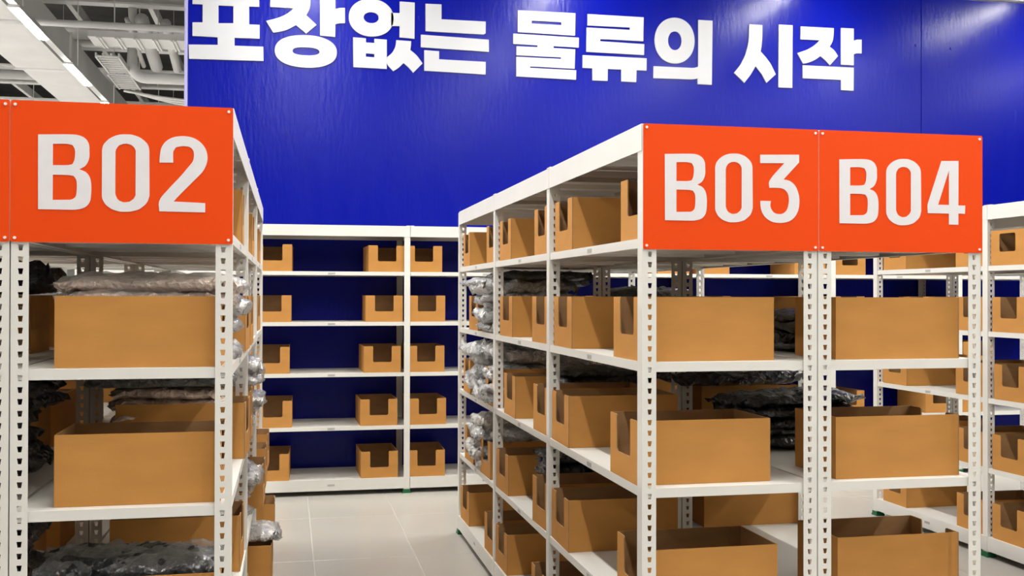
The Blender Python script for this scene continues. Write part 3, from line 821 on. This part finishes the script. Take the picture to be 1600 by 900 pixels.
# truss diagonals between two beams
tb_ = put('roof_truss', None, None, (-3.7, 14.9, 5.7), 0, 'white steel truss bracing above the light rail', 'truss')
for k in range(4):
    x = k * 0.55
    put('brace', MB().tube([(x, 0, 0), (x + 0.45, 0.5, 0.58)], 0.028, 6).mesh('brace', 'white2'), tb_)
put('chord', MB().box(-0.2, 2.3, -0.04, 0.04, -0.05, 0.03).mesh('chord', 'white2'), tb_)
# big duct
duct = put('air_duct', None, None, (-3.68, 8.0, 5.0), 0, 'large white rectangular air duct running beside the light rail', 'duct')
put('duct_section', MB().box(-0.38, 0.38, 0, 9.3, 0, 0.55).mesh('duct_section', 'white'), duct)
put('flange', MB().box(-0.41, 0.41, 9.3, 9.36, -0.025, 0.58).mesh('flange', 'white2'), duct)
put('duct_section', MB().box(-0.33, 0.38, 9.36, 24.0, 0.01, 0.55).mesh('duct_section', 'white'), duct)
# pipes across
def pipe(pts, r, label, seg=12, mname='white'):
    base = Vector(pts[0])
    mb = MB().tube([Vector(p) - base for p in pts], r, seg)
    return put('ceiling_pipe', mb.mesh('ceiling_pipe', mname, True), None, tuple(base), 0, label, 'pipe', 'ceiling pipes')
pipe([(-15.8, 14.35, 5.0), (3.0, 14.35, 5.0)], 0.045, 'straight white pipe crossing in front of the roof beams')
pipe([(-15.8, 18.4, 5.66), (3.0, 18.4, 5.66)], 0.06, 'second white pipe crossing behind the cable tray')
pipe([(-15.8, 24.0, 5.5), (-4.3, 24.0, 5.5)], 0.07, 'white pipe crossing left of the duct near the B02 sign')
pipe([(-15.8, 21.0, 5.6), (-4.3, 21.0, 5.6)], 0.09, 'thick white pipe crossing left of the duct')
el = [(-2.38, 17.3, 6.3), (-2.38, 17.3, 5.12)]
for k in range(1, 7):
    t = math.pi / 2 * k / 6
    el.append((-2.38 + 0.2 * (1 - math.cos(t)), 17.3, 5.12 - 0.2 * math.sin(t)))
el.append((2.0, 17.3, 4.92))
pipe(el, 0.085, 'white drain pipe bending from vertical to horizontal by blue wall')
for k, (x, y0_, z0_) in enumerate(((-2.05, 15.8, 5.45), (-1.72, 15.8, 5.42), (-2.25, 15.8, 5.45))):
    pipe([(x, y0_, z0_), (x - 0.1, y0_ + 2.6, z0_ - 0.12)], (0.10, 0.07, 0.035)[k], 'short white pipe slanting back above bent drain pipe, %s thickest' % ORD[k])
for k in range(3):
    pts = []
    for q in range(13):
        s = q / 12
        pts.append((-2.75 + 1.9 * s, 19.0 + 0.12 * k, 5.02 + 0.03 * k - 0.22 * math.sin(s * 2.2) * (0.6 + 0.25 * k)))
    pipe(pts, 0.022, 'sagging white conduit under drain pipe, %s from the viewer' % ORD[k], 8, 'white2')
# cable gutter with brackets
gut = put('cable_gutter', None, None, (-2.6, 15.1, 5.02), 0, 'wide white cable gutter with bracket pairs beside the blue wall', 'cable tray')
put('gutter_bed', MB().box(-0.05, 3.5, 0, 0.55, 0, 0.012).box(-0.05, 3.5, -0.012, 0, 0, 0.08).box(-0.05, 3.5, 0.55, 0.562, 0, 0.08).mesh('gutter_bed', 'white'), gut)
for k in range(7):
    for e in (0, 0.045):
        put('bracket', MB().box(-0.012, 0.012, -0.03, 0.6, -0.02, -0.001).mesh('bracket', 'white2'), gut, (0.07 + 0.24 * k + e, 0, 0))
for k in range(2):
    put('hanger_rod', MB().tube([(0, 0.28, 0.012), (0, 0.28, 3.47)], 0.008, 6).mesh('hanger_rod', 'white2'), gut, (0.25 + 1.2 * k, 0, 0))
def tray(x, y, z, w, l, label):
    root = put('cable_tray', None, None, (x, y, z), 0, label, 'cable tray')
    put('side_rail', MB().box(0, 0.025, 0, l, 0, 0.07).mesh('side_rail', 'white'), root)
    put('side_rail', MB().box(w - 0.025, w, 0, l, 0, 0.07).mesh('side_rail', 'white'), root)
    nr = int(l / 0.14)
    for k in range(nr):
        yk = 0.03 + k * (l - 0.06) / (nr - 1)
        put('rung', MB().box(0.025, w - 0.025, yk - 0.022, yk + 0.022, 0.01, 0.03).mesh('rung', 'white2'), root)
    for q in (0.33, 0.66):
        put('cable', MB().tube([(w * q, 0, 0.05), (w * q, l, 0.05)], 0.02, 6).mesh('cable', 'white2'), root)
tray(-2.76, 16.3, 5.0, 0.34, 1.15, 'near perforated white cable tray beside the light rail')
tray(-2.80, 17.6, 5.0, 0.36, 1.2, 'farther perforated white cable tray beside the light rail')
for k, (x, y) in enumerate(((-2.3, 13.0), (-1.6, 13.2), (-1.25, 13.5), (-2.45, 18.6), (-2.15, 18.6), (-1.9, 20.5))):
    put('hanger_rod', MB().tube([(0, 0, 0), (0, 0, 3.44)], 0.008, 6).mesh('hanger_rod', 'white2'), None, (x, y, 5.05), 0,
        'thin white hanger rod from the roof, %s nearest by the blue wall' % ORD[k], 'rod', 'hanger rods')
